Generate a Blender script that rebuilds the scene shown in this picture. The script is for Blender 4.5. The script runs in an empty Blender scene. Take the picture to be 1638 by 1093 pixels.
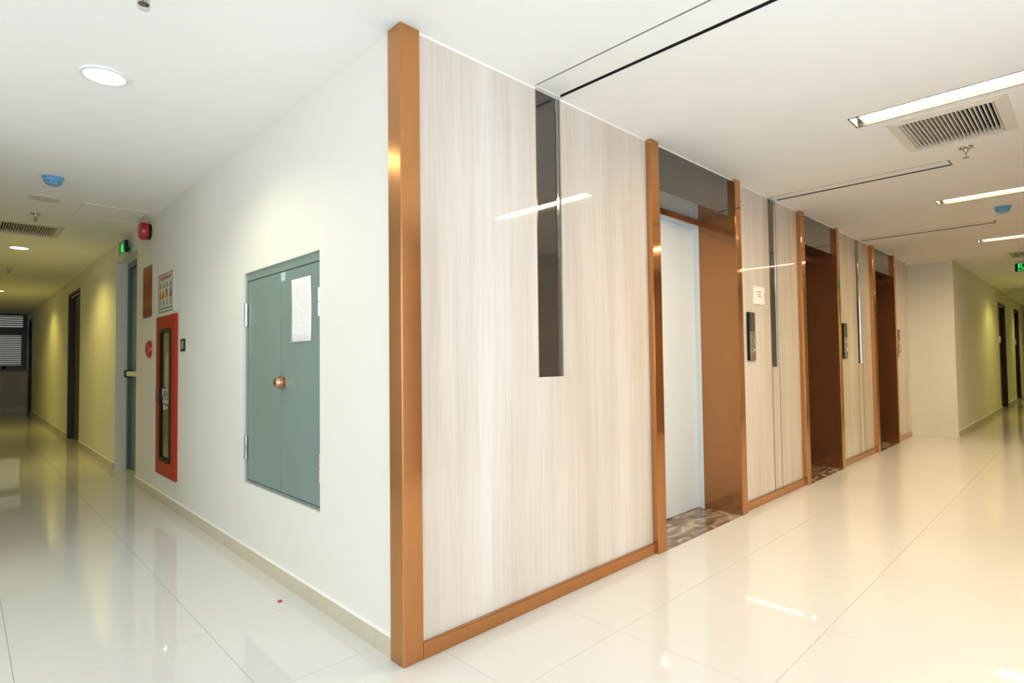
import bpy, bmesh, math, random
from mathutils import Vector, Matrix

random.seed(7)
sc = bpy.context.scene
col = sc.collection
S = 0.89            # metres per layout unit (600 mm floor tiles are 0.675 units)
H = 2.7             # ceiling height in layout units

# ------------------------------------------------------------------ camera
cam = bpy.data.cameras.new('camera')
cam.sensor_width = 36.0
cam.lens = 907.47 / 1638 * 36.0
cam.clip_start = 0.02
cam_o = bpy.data.objects.new('camera', cam)
col.objects.link(cam_o)
sc.camera = cam_o
_a, _p, _r = (math.radians(v) for v in (45.7908, 1.8428, -0.7001))
_f = Vector((math.cos(_a) * math.cos(_p), math.sin(_a) * math.cos(_p), math.sin(_p)))
_rt = Vector((math.sin(_a), -math.cos(_a), 0))
_up = _rt.cross(_f)
_r2 = math.cos(_r) * _rt + math.sin(_r) * _up
_u2 = -math.sin(_r) * _rt + math.cos(_r) * _up
_m = Matrix((_r2, _u2, -_f)).transposed().to_4x4()
_m.translation = Vector((-1.3164, -2.0109, 1.2586)) * S
cam_o.matrix_world = _m

# ------------------------------------------------------------------ world (daylight outside) and exposure
SKY = 3.5
w = bpy.data.worlds.new('daylight')
sc.world = w
w.use_nodes = True
w.node_tree.nodes['Background'].inputs[0].default_value = (0.86, 0.935, 1.0, 1)
w.node_tree.nodes['Background'].inputs[1].default_value = SKY
sc.view_settings.view_transform = 'Standard'
sc.view_settings.look = 'None'
sc.view_settings.exposure = 0.12
sc.view_settings.gamma = 1.0
sc.view_settings.use_curve_mapping = False
try:
    sc.cycles.max_bounces = 10
    sc.cycles.diffuse_bounces = 5
    sc.cycles.glossy_bounces = 5
    sc.cycles.caustics_reflective = False
    sc.cycles.caustics_refractive = False
    sc.cycles.sample_clamp_indirect = 8.0
except Exception:
    pass

STRIP = 98.0        # radiance of the ceiling strip lights
DOWN = 54.0         # watts of each corridor downlight

# ------------------------------------------------------------------ materials
def mat(name, color, rough=0.5, metal=0.0, coat=0.0, coat_rough=0.05, ior=1.5, emit=None, es=0.0, spec=0.5):
    m = bpy.data.materials.new(name)
    m.use_nodes = True
    b = m.node_tree.nodes['Principled BSDF']
    b.inputs['Base Color'].default_value = (*color, 1)
    b.inputs['Roughness'].default_value = rough
    b.inputs['Metallic'].default_value = metal
    b.inputs['Coat Weight'].default_value = coat
    b.inputs['Coat Roughness'].default_value = coat_rough
    b.inputs['IOR'].default_value = ior
    b.inputs['Specular IOR Level'].default_value = spec
    if emit:
        b.inputs['Emission Color'].default_value = (*emit, 1)
        b.inputs['Emission Strength'].default_value = es
    return m

def nodes(m):
    return m.node_tree.nodes, m.node_tree.links, m.node_tree.nodes['Principled BSDF']

def ramp(n, stops, interp='LINEAR'):
    r = n.new('ShaderNodeValToRGB')
    r.color_ramp.interpolation = interp
    e = r.color_ramp.elements
    while len(e) < len(stops):
        e.new(0.5)
    for i, (p, c) in enumerate(stops):
        e[i].position = p
        e[i].color = (*c, 1)
    return r

def noise_node(n, l, scale3, scale, detail=4, src='Position', dist=0.0, offset=(0, 0, 0)):
    if src == 'Position':
        g = n.new('ShaderNodeNewGeometry'); out = g.outputs['Position']
    else:
        g = n.new('ShaderNodeTexCoord'); out = g.outputs[src]
    mp = n.new('ShaderNodeMapping')
    mp.inputs['Scale'].default_value = scale3
    mp.inputs['Location'].default_value = offset
    l.new(out, mp.inputs['Vector'])
    t = n.new('ShaderNodeTexNoise')
    t.inputs['Scale'].default_value = scale
    t.inputs['Detail'].default_value = detail
    t.inputs['Distortion'].default_value = dist
    l.new(mp.outputs[0], t.inputs['Vector'])
    return t

def noisy(name, c0, c1, scale=3.0, rough=0.5, bump=0.0, **k):
    m = mat(name, c0, rough, **k)
    n, l, b = nodes(m)
    t = noise_node(n, l, (1, 1, 1), scale)
    r = ramp(n, [(0.3, c0), (0.7, c1)])
    l.new(t.outputs['Fac'], r.inputs[0]); l.new(r.outputs[0], b.inputs['Base Color'])
    if bump:
        t2 = noise_node(n, l, (1, 1, 1), 60.0, 2)
        bp = n.new('ShaderNodeBump'); bp.inputs['Strength'].default_value = bump
        bp.inputs['Distance'].default_value = 0.002
        l.new(t2.outputs['Fac'], bp.inputs['Height']); l.new(bp.outputs[0], b.inputs['Normal'])
    return m

M = {}
M['paint'] = noisy('cream_wall_paint', (0.79, 0.775, 0.715), (0.765, 0.75, 0.69), 0.8, 0.6, 0.05)
M['ceiling'] = noisy('white_ceiling_paint', (0.90, 0.895, 0.88), (0.885, 0.88, 0.865), 0.7, 0.8)
M['tile'] = noisy('polished_cream_tile', (0.74, 0.725, 0.69), (0.72, 0.705, 0.67), 1.2, 0.025, ior=1.65)
M['grout'] = mat('grout', (0.70, 0.655, 0.60), 0.6)
M['base'] = noisy('baseboard_tile', (0.60, 0.54, 0.42), (0.56, 0.50, 0.385), 2.0, 0.2)
M['caulk'] = mat('white_caulk', (0.85, 0.84, 0.80), 0.5)
M['copper'] = mat('copper_toned_metal', (0.54, 0.25, 0.095), 0.19, metal=0.9)
M['polished'] = mat('polished_copper_metal', (0.54, 0.25, 0.095), 0.07, metal=0.92)
M['darkbronze'] = mat('dark_bronze_lift_door', (0.085, 0.040, 0.018), 0.14, metal=0.7)
M['walnut'] = noisy('brown_wall_cladding', (0.30, 0.215, 0.14), (0.24, 0.17, 0.11), 3.0, 0.3)
M['bronze'] = mat('bronze_reveal_metal', (0.40, 0.18, 0.072), 0.11, metal=0.75)
M['darkmirror'] = mat('tinted_mirror', (0.045, 0.040, 0.033), 0.015, ior=1.75)
M['chrome'] = mat('polished_steel', (0.52, 0.52, 0.51), 0.08, metal=1.0)
M['steel'] = mat('brushed_steel', (0.50, 0.45, 0.36), 0.28, metal=0.9)
M['liftdoor'] = mat('pale_grey_lift_door', (0.66, 0.71, 0.74), 0.3)
M['teal'] = noisy('grey_green_paint', (0.205, 0.285, 0.265), (0.19, 0.265, 0.245), 1.5, 0.28)
M['tealdark'] = mat('slate_blue_paint', (0.10, 0.16, 0.175), 0.35)
M['black'] = mat('black_plastic', (0.008, 0.008, 0.008), 0.5, spec=0.25)
M['gap'] = mat('dark_cavity', (0.01, 0.01, 0.01), 0.9)
M['red'] = mat('red_enamel', (0.40, 0.020, 0.006), 0.45, coat=0.0, spec=0.25)
M['redplastic'] = mat('red_plastic', (0.45, 0.012, 0.012), 0.22, coat=0.4)
M['redglass'] = mat('red_glass_bulb', (0.5, 0.02, 0.02), 0.1)
M['white'] = mat('white_plastic', (0.80, 0.80, 0.78), 0.35)
M['cream_metal'] = mat('cream_powder_coat', (0.74, 0.71, 0.63), 0.4)
M['blue'] = mat('pale_blue_plastic', (0.16, 0.38, 0.66), 0.35)
M['bluedark'] = mat('deep_blue_plastic', (0.05, 0.16, 0.34), 0.4)
M['brownwood'] = noisy('dark_brown_door_veneer', (0.018, 0.006, 0.004), (0.011, 0.004, 0.003), 4.0, 0.45)
M['knob'] = mat('rose_copper_knob', (0.75, 0.38, 0.24), 0.15, metal=1.0)
M['hose'] = noisy('white_canvas_hose', (0.86, 0.85, 0.78), (0.78, 0.77, 0.70), 20.0, 0.7)
M['inside'] = mat('cabinet_inside', (0.36, 0.30, 0.15), 0.6)
M['framedark'] = mat('dark_aluminium', (0.012, 0.018, 0.013), 0.3)
M['louvre'] = mat('frosted_glow_pane', (0.5, 0.5, 0.48), 0.5, emit=(0.9, 0.92, 0.85), es=0.30)  # pane emits by itself, standing in for daylight behind the louvres
M['glow_strip'] = mat('strip_diffuser', (0.9, 0.9, 0.9), 0.5, emit=(1.0, 0.775, 0.46), es=STRIP)
M['glow_down'] = mat('downlight_diffuser', (0.9, 0.9, 0.9), 0.5, emit=(1.0, 0.88, 0.55), es=9.0)
M['glow_green'] = mat('green_lit_panel', (0.0, 0.10, 0.02), 0.4, emit=(0.0, 0.25, 0.05), es=0.25)
M['glow_sign'] = mat('lit_green_letters', (0.0, 0.6, 0.1), 0.4, emit=(0.02, 1.0, 0.16), es=1.3)
M['ink'] = mat('grey_ink', (0.25, 0.25, 0.25), 0.8)
M['inkgreen'] = mat('dark_green_ink', (0.01, 0.09, 0.05), 0.6)
M['inkred'] = mat('red_ink', (0.50, 0.05, 0.03), 0.6)
M['inkyellow'] = mat('yellow_ink', (0.62, 0.36, 0.02), 0.6)
M['inkpurple'] = mat('slate_purple_ink', (0.16, 0.14, 0.22), 0.6)
M['inkbrown'] = mat('brown_ink', (0.20, 0.04, 0.02), 0.6)
M['postercard'] = mat('poster_paper', (0.58, 0.60, 0.48), 0.6)
M['stickerblue'] = noisy('pale_blue_sticker', (0.62, 0.78, 0.80), (0.28, 0.46, 0.55), 60.0, 0.5)
M['letter'] = mat('pale_lettering', (0.62, 0.62, 0.48), 0.6)
M['brick'] = mat('outside_wall_backing', (0.4, 0.4, 0.4), 0.9)

def wood():
    m = mat('striped_wood_laminate', (0.7, 0.6, 0.5), 0.03, ior=1.5)
    n, l, b = nodes(m)
    big = noise_node(n, l, (4.0, 4.0, 0.28), 1.0, 4, dist=0.35)
    mid = noise_node(n, l, (24, 24, 0.8), 1.0, 5, offset=(3, 1, 7), dist=0.3)
    fine = noise_node(n, l, (150, 150, 3.0), 1.0, 4, offset=(11, 5, 2))
    r1 = ramp(n, [(0.30, (0.54, 0.47, 0.40)), (0.46, (0.605, 0.54, 0.475)), (0.58, (0.64, 0.585, 0.53)), (0.70, (0.685, 0.64, 0.60))])
    l.new(big.outputs['Fac'], r1.inputs[0])
    r2 = ramp(n, [(0.30, (0.94, 0.93, 0.915)), (0.52, (1.0, 1.0, 1.0)), (0.75, (1.03, 1.03, 1.035))])
    l.new(mid.outputs['Fac'], r2.inputs[0])
    r3 = ramp(n, [(0.34, (0.93, 0.92, 0.905)), (0.50, (1.0, 1.0, 1.0))])
    l.new(fine.outputs['Fac'], r3.inputs[0])
    def mul(a, c):
        x = n.new('ShaderNodeMix'); x.data_type = 'RGBA'; x.blend_type = 'MULTIPLY'
        x.inputs['Factor'].default_value = 1.0
        l.new(a, x.inputs['A']); l.new(c, x.inputs['B'])
        return x.outputs['Result']
    l.new(mul(mul(r1.outputs[0], r2.outputs[0]), r3.outputs[0]), b.inputs['Base Color'])
    return m
M['wood'] = wood()

def marble():
    m = mat('brown_marble', (0.2, 0.15, 0.1), 0.12)
    n, l, b = nodes(m)
    t = noise_node(n, l, (1.4, 3.2, 1), 3.2, 9, dist=1.6)
    r = ramp(n, [(0.25, (0.07, 0.042, 0.025)), (0.45, (0.19, 0.125, 0.08)), (0.58, (0.33, 0.25, 0.175)),
                 (0.64, (0.55, 0.46, 0.36)), (0.70, (0.26, 0.19, 0.13)), (0.9, (0.12, 0.08, 0.05))])
    l.new(t.outputs['Fac'], r.inputs[0]); l.new(r.outputs[0], b.inputs['Base Color'])
    return m
M['marble'] = marble()

def paper(name, lines, u='Y', per=0.012, amount=0.55):
    """printed sheet: rows of small grey type"""
    m = mat(name, (0.86, 0.86, 0.84), 0.7)
    n, l, b = nodes(m)
    tc = n.new('ShaderNodeTexCoord'); sep = n.new('ShaderNodeSeparateXYZ')
    l.new(tc.outputs['Generated'], sep.inputs[0])
    mz = n.new('ShaderNodeMath'); mz.operation = 'MULTIPLY'; mz.inputs[1].default_value = lines
    l.new(sep.outputs['Z'], mz.inputs[0])
    fr = n.new('ShaderNodeMath'); fr.operation = 'FRACT'; l.new(mz.outputs[0], fr.inputs[0])
    gt = n.new('ShaderNodeMath'); gt.operation = 'GREATER_THAN'; gt.inputs[1].default_value = 0.55
    l.new(fr.outputs[0], gt.inputs[0])
    t = noise_node(n, l, (60, 60, lines * 2.0), 1.0, 2, src='Generated')
    g2 = n.new('ShaderNodeMath'); g2.operation = 'GREATER_THAN'; g2.inputs[1].default_value = 0.47
    l.new(t.outputs['Fac'], g2.inputs[0])
    mu = n.new('ShaderNodeMath'); mu.operation = 'MULTIPLY'
    l.new(gt.outputs[0], mu.inputs[0]); l.new(g2.outputs[0], mu.inputs[1])
    last = mu.outputs[0]
    for ax, lo, hi in ((u, 0.1, 0.9), ('Z', 0.06, 0.88)):
        for op, v in (('GREATER_THAN', lo), ('LESS_THAN', hi)):
            g = n.new('ShaderNodeMath'); g.operation = op; g.inputs[1].default_value = v
            l.new(sep.outputs[ax], g.inputs[0])
            k = n.new('ShaderNodeMath'); k.operation = 'MULTIPLY'
            l.new(last, k.inputs[0]); l.new(g.outputs[0], k.inputs[1]); last = k.outputs[0]
    mx = n.new('ShaderNodeMath'); mx.operation = 'MULTIPLY'; mx.inputs[1].default_value = amount
    l.new(last, mx.inputs[0])
    r = ramp(n, [(0.0, (0.86, 0.86, 0.84)), (1.0, (0.15, 0.15, 0.17))])
    l.new(mx.outputs[0], r.inputs[0]); l.new(r.outputs[0], b.inputs['Base Color'])
    return m
M['sheet'] = paper('printed_sheet', 46, amount=0.45)
M['note'] = mat('white_paper', (0.86, 0.85, 0.82), 0.7)

def fire_print():
    m = mat('red_flame_print', (0.5, 0.03, 0.01), 0.35)
    n, l, b = nodes(m)
    tc = n.new('ShaderNodeTexCoord'); sep = n.new('ShaderNodeSeparateXYZ')
    l.new(tc.outputs['Generated'], sep.inputs[0])
    t = noise_node(n, l, (1, 5, 4), 1.3, 3, src='Generated')
    ad = n.new('ShaderNodeMath'); ad.operation = 'MULTIPLY_ADD'
    ad.inputs[1].default_value = 0.25
    l.new(t.outputs['Fac'], ad.inputs[0]); l.new(sep.outputs['Z'], ad.inputs[2])
    r = ramp(n, [(0.13, (0.34, 0.13, 0.05)), (0.17, (0.13, 0.005, 0.005)), (0.30, (0.15, 0.006, 0.005)), (0.36, (0.33, 0.09, 0.012)),
                 (0.44, (0.27, 0.06, 0.008)), (0.55, (0.19, 0.011, 0.003)), (0.85, (0.20, 0.013, 0.004)), (1.0, (0.28, 0.045, 0.006))])
    l.new(ad.outputs[0], r.inputs[0]); l.new(r.outputs[0], b.inputs['Base Color'])
    return m
M['fireprint'] = fire_print()

def glass(name, tint, refl):
    m = bpy.data.materials.new(name); m.use_nodes = True
    n, l = m.node_tree.nodes, m.node_tree.links
    n.clear()
    o = n.new('ShaderNodeOutputMaterial'); mx = n.new('ShaderNodeMixShader')
    t = n.new('ShaderNodeBsdfTransparent'); t.inputs[0].default_value = (*tint, 1)
    g = n.new('ShaderNodeBsdfGlossy'); g.inputs['Roughness'].default_value = 0.02
    lw = n.new('ShaderNodeLayerWeight'); lw.inputs['Blend'].default_value = 0.5
    pw = n.new('ShaderNodeMath'); pw.operation = 'POWER'; pw.inputs[1].default_value = 5.0
    fr = n.new('ShaderNodeMath'); fr.operation = 'MULTIPLY_ADD'
    f0 = ((refl - 1) / (refl + 1)) ** 2
    fr.inputs[1].default_value = 1 - f0; fr.inputs[2].default_value = f0
    l.new(lw.outputs['Facing'], pw.inputs[0]); l.new(pw.outputs[0], fr.inputs[0])
    l.new(fr.outputs[0], mx.inputs[0]); l.new(t.outputs[0], mx.inputs[1]); l.new(g.outputs[0], mx.inputs[2])
    l.new(mx.outputs[0], o.inputs[0])
    return m
M['glass'] = glass('clear_pane', (0.85, 0.85, 0.8), 1.45)
M['winglass'] = glass('added_window_pane', (0.97, 0.98, 0.98), 1.45)
M['capglass'] = glass('clear_plastic_cap', (0.86, 0.88, 0.87), 1.3)

# ------------------------------------------------------------------ builders
LOC = {}
class MB:
    def __init__(self):
        self.v = []; self.f = []
    def add(self, vs, fs):
        o = len(self.v)
        self.v += [Vector(p) for p in vs]
        self.f += [tuple(i + o for i in q) for q in fs]
        return self
    def box(self, x0, x1, y0, y1, z0, z1):
        return self.add([(x0, y0, z0), (x1, y0, z0), (x1, y1, z0), (x0, y1, z0), (x0, y0, z1), (x1, y0, z1), (x1, y1, z1), (x0, y1, z1)],
                        [(0, 3, 2, 1), (4, 5, 6, 7), (0, 1, 5, 4), (1, 2, 6, 5), (2, 3, 7, 6), (3, 0, 4, 7)])
    def prism(self, poly, axis, a, b):
        """poly: 2-D points in the plane across axis, extruded from a to b"""
        n = len(poly)
        def p3(q, t):
            return {'x': (t, q[0], q[1]), 'y': (q[0], t, q[1]), 'z': (q[0], q[1], t)}[axis]
        vs = [p3(q, a) for q in poly] + [p3(q, b) for q in poly]
        fs = [tuple(range(n))[::-1], tuple(range(n, 2 * n))] + [(i, (i + 1) % n, (i + 1) % n + n, i + n) for i in range(n)]
        return self.add(vs, fs)
    def lathe(self, prof, c, axis='z', n=24):
        """prof: (radius, height) along axis from c"""
        vs, fs = [], []
        def p3(r, h, t):
            a, b = r * math.cos(t), r * math.sin(t)
            return {'z': (c[0] + a, c[1] + b, c[2] + h), 'x': (c[0] + h, c[1] + a, c[2] + b), 'y': (c[0] + b, c[1] + h, c[2] + a)}[axis]
        rings = []
        for r, h in prof:
            if r < 1e-6:
                rings.append([len(vs)]); vs.append(p3(0, h, 0))
            else:
                rings.append(list(range(len(vs), len(vs) + n)))
                vs += [p3(r, h, 2 * math.pi * i / n) for i in range(n)]
        for A, B in zip(rings, rings[1:]):
            for i in range(n):
                j = (i + 1) % n
                if len(A) == 1 and len(B) == 1: continue
                if len(A) == 1: fs.append((A[0], B[j], B[i]))
                elif len(B) == 1: fs.append((A[i], A[j], B[0]))
                else: fs.append((A[i], A[j], B[j], B[i]))
        return self.add(vs, fs)
    def plate(self, axis, d0, d1, u0, u1, v0, v1, holes):
        """slab across axis between d0 and d1 with rectangular holes (u0,u1,v0,v1)"""
        us = sorted({u0, u1, *[x for h in holes for x in h[:2]]}); vs_ = sorted({v0, v1, *[x for h in holes for x in h[2:]]})
        us = [x for x in us if u0 <= x <= u1]; vs_ = [x for x in vs_ if v0 <= x <= v1]
        def p3(u, v, t):
            return {'x': (t, u, v), 'y': (u, t, v), 'z': (u, v, t)}[axis]
        solid = {}
        for i in range(len(us) - 1):
            for j in range(len(vs_) - 1):
                cu, cv = (us[i] + us[i + 1]) / 2, (vs_[j] + vs_[j + 1]) / 2
                solid[i, j] = not any(h[0] < cu < h[1] and h[2] < cv < h[3] for h in holes)
        idx = {}
        vs, fs = [], []
        def vid(i, j, k):
            key = (i, j, k)
            if key not in idx:
                idx[key] = len(vs); vs.append(p3(us[i], vs_[j], (d0, d1)[k]))
            return idx[key]
        for (i, j), s in solid.items():
            if not s: continue
            for k in (0, 1):
                q = (vid(i, j, k), vid(i + 1, j, k), vid(i + 1, j + 1, k), vid(i, j + 1, k))
                fs.append(q if k else q[::-1])
            for (di, dj, a, b) in ((-1, 0, (i, j), (i, j + 1)), (1, 0, (i + 1, j), (i + 1, j + 1)), (0, -1, (i, j), (i + 1, j)), (0, 1, (i, j + 1), (i + 1, j + 1))):
                if not solid.get((i + di, j + dj), False):
                    fs.append((vid(*a, 0), vid(*b, 0), vid(*b, 1), vid(*a, 1)))
        return self.add(vs, fs)
    def build(self, name, m, parent=None, bevel=0.0, smooth=False, origin=None, seg=2):
        base = Vector(LOC.get(parent.name, (0, 0, 0))) if parent else Vector((0, 0, 0))
        off = Vector(origin) if origin else base
        me = bpy.data.meshes.new(name)
        me.from_pydata([(p - off) * S for p in self.v], [], self.f)
        bm = bmesh.new(); bm.from_mesh(me)
        bmesh.ops.recalc_face_normals(bm, faces=bm.faces)
        if bevel:
            ed = [e for e in bm.edges if len(e.link_faces) == 2 and e.calc_face_angle(0) > 0.6]
            bmesh.ops.bevel(bm, geom=ed, offset=bevel * S, segments=seg, affect='EDGES', profile=0.5, clamp_overlap=True)
        bm.to_mesh(me); bm.free()
        me.materials.append(M[m] if isinstance(m, str) else m)
        if smooth:
            me.polygons.foreach_set('use_smooth', [True] * len(me.polygons))
            try:
                me.set_sharp_from_angle(angle=0.6)
            except Exception:
                pass
        o = bpy.data.objects.new(name, me); col.objects.link(o)
        if parent: o.parent = parent
        o.location = (off - base) * S
        LOC[o.name] = tuple(off)
        return o

def share(src, at, parent):
    """another part with the mesh of src, standing at layout point `at`"""
    o = src.copy(); col.objects.link(o); o.parent = parent
    base = Vector(LOC.get(parent.name, (0, 0, 0)))
    o.location = (Vector(at) - base) * S
    LOC[o.name] = tuple(at)
    return o

def tag(o, label, cat, group=None):
    o['label'] = label; o['category'] = cat
    if group: o['group'] = group
    return o

def thing(name, label, cat, loc, group=None):
    o = bpy.data.objects.new(name, None); col.objects.link(o)
    o.empty_display_size = 0.1
    o.location = Vector(loc) * S
    LOC[o.name] = tuple(loc)
    return tag(o, label, cat, group)

def struct(o):
    o['kind'] = 'structure'
    return o

def sempty(name, loc):
    o = bpy.data.objects.new(name, None); col.objects.link(o)
    o.location = Vector(loc) * S; LOC[o.name] = tuple(loc)
    return struct(o)

def copy_tree(root, at, label, group=None):
    r = root.copy(); col.objects.link(r); r.location = Vector(at) * S
    d = Vector(at) - Vector(LOC[root.name])
    LOC[r.name] = tuple(at)
    r['label'] = label
    if group: r['group'] = group
    def kids(a, b):
        for ch in list(a.children):
            c = ch.copy(); col.objects.link(c); c.parent = b
            LOC[c.name] = tuple(Vector(LOC.get(ch.name, (0, 0, 0))) + d)
            kids(ch, c)
    kids(root, r)
    return r

def text(body, size, at, rot, m, name, parent, width=None):
    cu = bpy.data.curves.new(name, 'FONT')
    cu.body = body; cu.size = size * S; cu.extrude = 0.0006
    cu.align_x = 'CENTER'; cu.align_y = 'CENTER'
    t = bpy.data.objects.new(name, cu); col.objects.link(t)
    dg = bpy.context.evaluated_depsgraph_get()
    me = bpy.data.meshes.new_from_object(t.evaluated_get(dg))
    bpy.data.objects.remove(t); bpy.data.curves.remove(cu)
    if width:
        xs = [v.co.x for v in me.vertices]
        k = width * S / (max(xs) - min(xs))
        for v in me.vertices: v.co.x *= k
    me.transform(Matrix(rot).to_4x4())
    me.materials.clear(); me.materials.append(M[m])
    o = bpy.data.objects.new(name, me); col.objects.link(o)
    o.parent = parent
    base = Vector(LOC.get(parent.name, (0, 0, 0)))
    o.location = (Vector(at) - base) * S
    LOC[o.name] = tuple(at)
    return o
# letters read by somebody looking along +X / +Y
FACE_MX = ((0, 0, -1), (-1, 0, 0), (0, 1, 0))
FACE_MY = ((1, 0, 0), (0, 0, -1), (0, 1, 0))

# ------------------------------------------------------------------ layout numbers
WL = 0.02                 # face of the wall on the utility side
PY = 0.02                 # face of the lift-wall panels
LIFTS = [(1.91, 2.005, 3.155, 3.25), (4.615, 4.715, 5.725, 5.81), (7.19, 7.30, 8.31, 8.40)]
HEAD = 2.40
STRIPS = [2.64, 5.345, 8.025]
SLOTS = [(0.83, 1.035), (3.92, 4.08), (6.65, 6.82)]
XB = -1.75                # far side of the corridor
XW = -3.6                 # wall behind the photographer, holds an added window
YC = 2.6                 # where the corridor meets the lobby
YB = -3.1
YE = 18.87
XR, YR = 9.58, -0.52      # corner where the far passage begins

# ------------------------------------------------------------------ ceiling
holes = []
for x in STRIPS: holes.append((x - 0.095, x + 0.095, -2.2, -1.0))
for a, b in SLOTS: holes.append((a, b, -1.30, -0.001))
VENTS = [(2.83, 3.49, -1.69, -1.16), (9.33, 9.99, -1.69, -1.16), (-1.09, -0.57, 5.46, 6.13)]
for v in VENTS: holes.append((v[0] + 0.05, v[1] - 0.05, v[2] + 0.05, v[3] - 0.05))
ceil_o = struct(MB().plate('z', H, H + 0.2, XW - 0.3, 24.3, YB - 0.3, YE + 0.3, holes).build('ceiling', 'ceiling'))

# ------------------------------------------------------------------ floor with single tiles
T = 0.675
fl = MB()
fl.box(XW - 0.3, 24.3, YB - 0.3, YE + 0.3, -0.2, -0.006)
floor = struct(fl.build('floor', 'grout'))
TX0, TY0 = 0.205, -0.435
nx0, nx1 = -3, 14         # tile columns
tile = None
def lay(i, j):
    global tile
    x, y = TX0 + i * T + T / 2, TY0 + j * T + T / 2
    if tile is None:
        h = T / 2 - 0.0008
        tile = MB().box(x - h, x + h, y - h, y + h, -0.006, 0).build('tile', 'tile', floor, origin=(x, y, 0))
    else:
        share(tile, (x, y, 0), floor)
for i in range(-6, 14):
    for j in range(-4, 1):
        lay(i, j)
for i in range(-6, 0):
    for j in range(1, 5):
        lay(i, j)
for i in range(-3, 0):
    for j in range(5, 14):
        lay(i, j)
far = MB()
xe = TX0 + 14 * T; ye = TY0 + 14 * T
far.box(xe, 24, YB, TY0 + T, -0.006, 0)
far.box(TX0 - 3 * T, TX0, ye, YE + 0.1, -0.006, 0)
far.build('far_tiling', 'tile', floor)

# ------------------------------------------------------------------ walls
UT = (0.794, 1.90, 0.485, 1.846)         # niche of the utility cabinet
FC = (3.51, 4.09, 0.29, 1.66)            # niche of the hose cabinet
D1 = (5.07, 6.20, -0.01, 2.485)
D2 = (9.06, 10.37, -0.01, 2.48)
D3 = (17.3, 18.3, -0.01, 2.52)
wall_left = struct(MB().plate('x', WL, 0.27, 0.075, YE + 0.2, -0.01, H, [UT, FC, D1, D2, D3]).build('wall_left', 'paint'))

rh = []
for a, b, c, d in LIFTS: rh.append((b, c, -0.01, HEAD))
wall_right = struct(MB().plate('y', 0.072, 0.30, 0.075, XR + 0.1, -0.01, H, rh).build('wall_right', 'paint'))

DA = (15.3, 16.6, -0.01, 2.42)
DB = (18.8, 20.06, -0.01, 2.47)
wf = MB().plate('y', YR, YR + 0.25, XR, 24.2, -0.01, H, [DA, DB])
wf.plate('x', XR, XR + 0.25, YR + 0.25, 0.4, -0.01, H, [])
struct(wf.build('wall_far', 'paint'))
struct(MB().plate('y', YE, YE + 0.25, XB - 0.2, 0.3, -0.01, H, []).build('wall_end', 'paint'))
struct(MB().box(24, 24.2, YB, 0, -0.01, H).build('wall_passage_end', 'paint'))
WIN = (-2.0, 2.4, 0.95, 2.3)             # opening for the added window beside the lobby (y range, z range)
WIB = (-3.4, 1.95, 0.03, 2.66)              # opening for the added window opposite the lift wall (x range, z range)
struct(MB().plate('x', XW - 0.2, XW, YB - 0.2, YC, -0.01, H, [WIN]).build('wall_behind', 'paint'))
struct(MB().box(XW - 0.2, XB, YC, YE + 0.2, -0.01, H).build('wall_corridor', 'paint'))
wb = MB().plate('y', YB - 0.2, YB, XW - 0.2, 24.2, -0.01, H, [WIB])
wall_back = struct(wb.build('wall_back', 'walnut'))
struct(MB().box(XR + 0.3, 24.2, YB + 0.001, -2.35, -0.01, H).build('wall_passage', 'paint'))
for a, b, c, d in LIFTS:                      # lift entrances across the lobby, seen only in the mirrors
    MB().box(b, c, YB, YB + 0.012, 0.0, HEAD).build('lift_front', 'bronze', wall_back)
    if b > 2.5: MB().box(a, b, YB, YB + 0.05, 0.0, H).build('jamb_post', 'copper', wall_back)
    MB().box(c, d, YB, YB + 0.05, 0.0, H).build('jamb_post', 'copper', wall_back)
    MB().box(b, c, YB, YB + 0.014, HEAD + 0.001, H).build('transom_glass', 'darkmirror', wall_back)

# unseen windows added behind the photographer to let in daylight
def added_daylight_window(name, axis, plane, u0, u1, z0, z1, n):
    c = (u0 + u1) / 2
    root = sempty(name, (plane, c, z0) if axis == 'x' else (c, plane, z0))
    st = (u1 - u0 - 0.05) / n
    hs = [(u0 + 0.05 + k * st, u0 + (k + 1) * st, z0 + 0.05, z1 - 0.05) for k in range(n)]
    MB().plate(axis, plane - 0.13, plane - 0.07, u0, u1, z0, z1, hs).build('window_frame', 'white', root)
    for h in hs:
        MB().plate(axis, plane - 0.104, plane - 0.098, *h, []).build('pane', 'winglass', root)
    pl = bpy.data.lights.new('added_window_portal', 'AREA')
    pl.shape = 'RECTANGLE'; pl.cycles.is_portal = True
    po = bpy.data.objects.new('added_window_portal', pl); col.objects.link(po)
    if axis == 'x':
        pl.size = (z1 - z0) * S; pl.size_y = (u1 - u0) * S
        po.location = Vector((plane - 0.21, c, (z0 + z1) / 2)) * S
        po.rotation_euler = (0, -math.pi / 2, 0)
    else:
        pl.size = (u1 - u0) * S; pl.size_y = (z1 - z0) * S
        po.location = Vector((c, plane - 0.21, (z0 + z1) / 2)) * S
        po.rotation_euler = (math.pi / 2, 0, 0)
added_daylight_window('added_window_2', 'x', XW, *WIN, 5)
added_daylight_window('added_window_3', 'y', YB, *WIB, 4)

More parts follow.
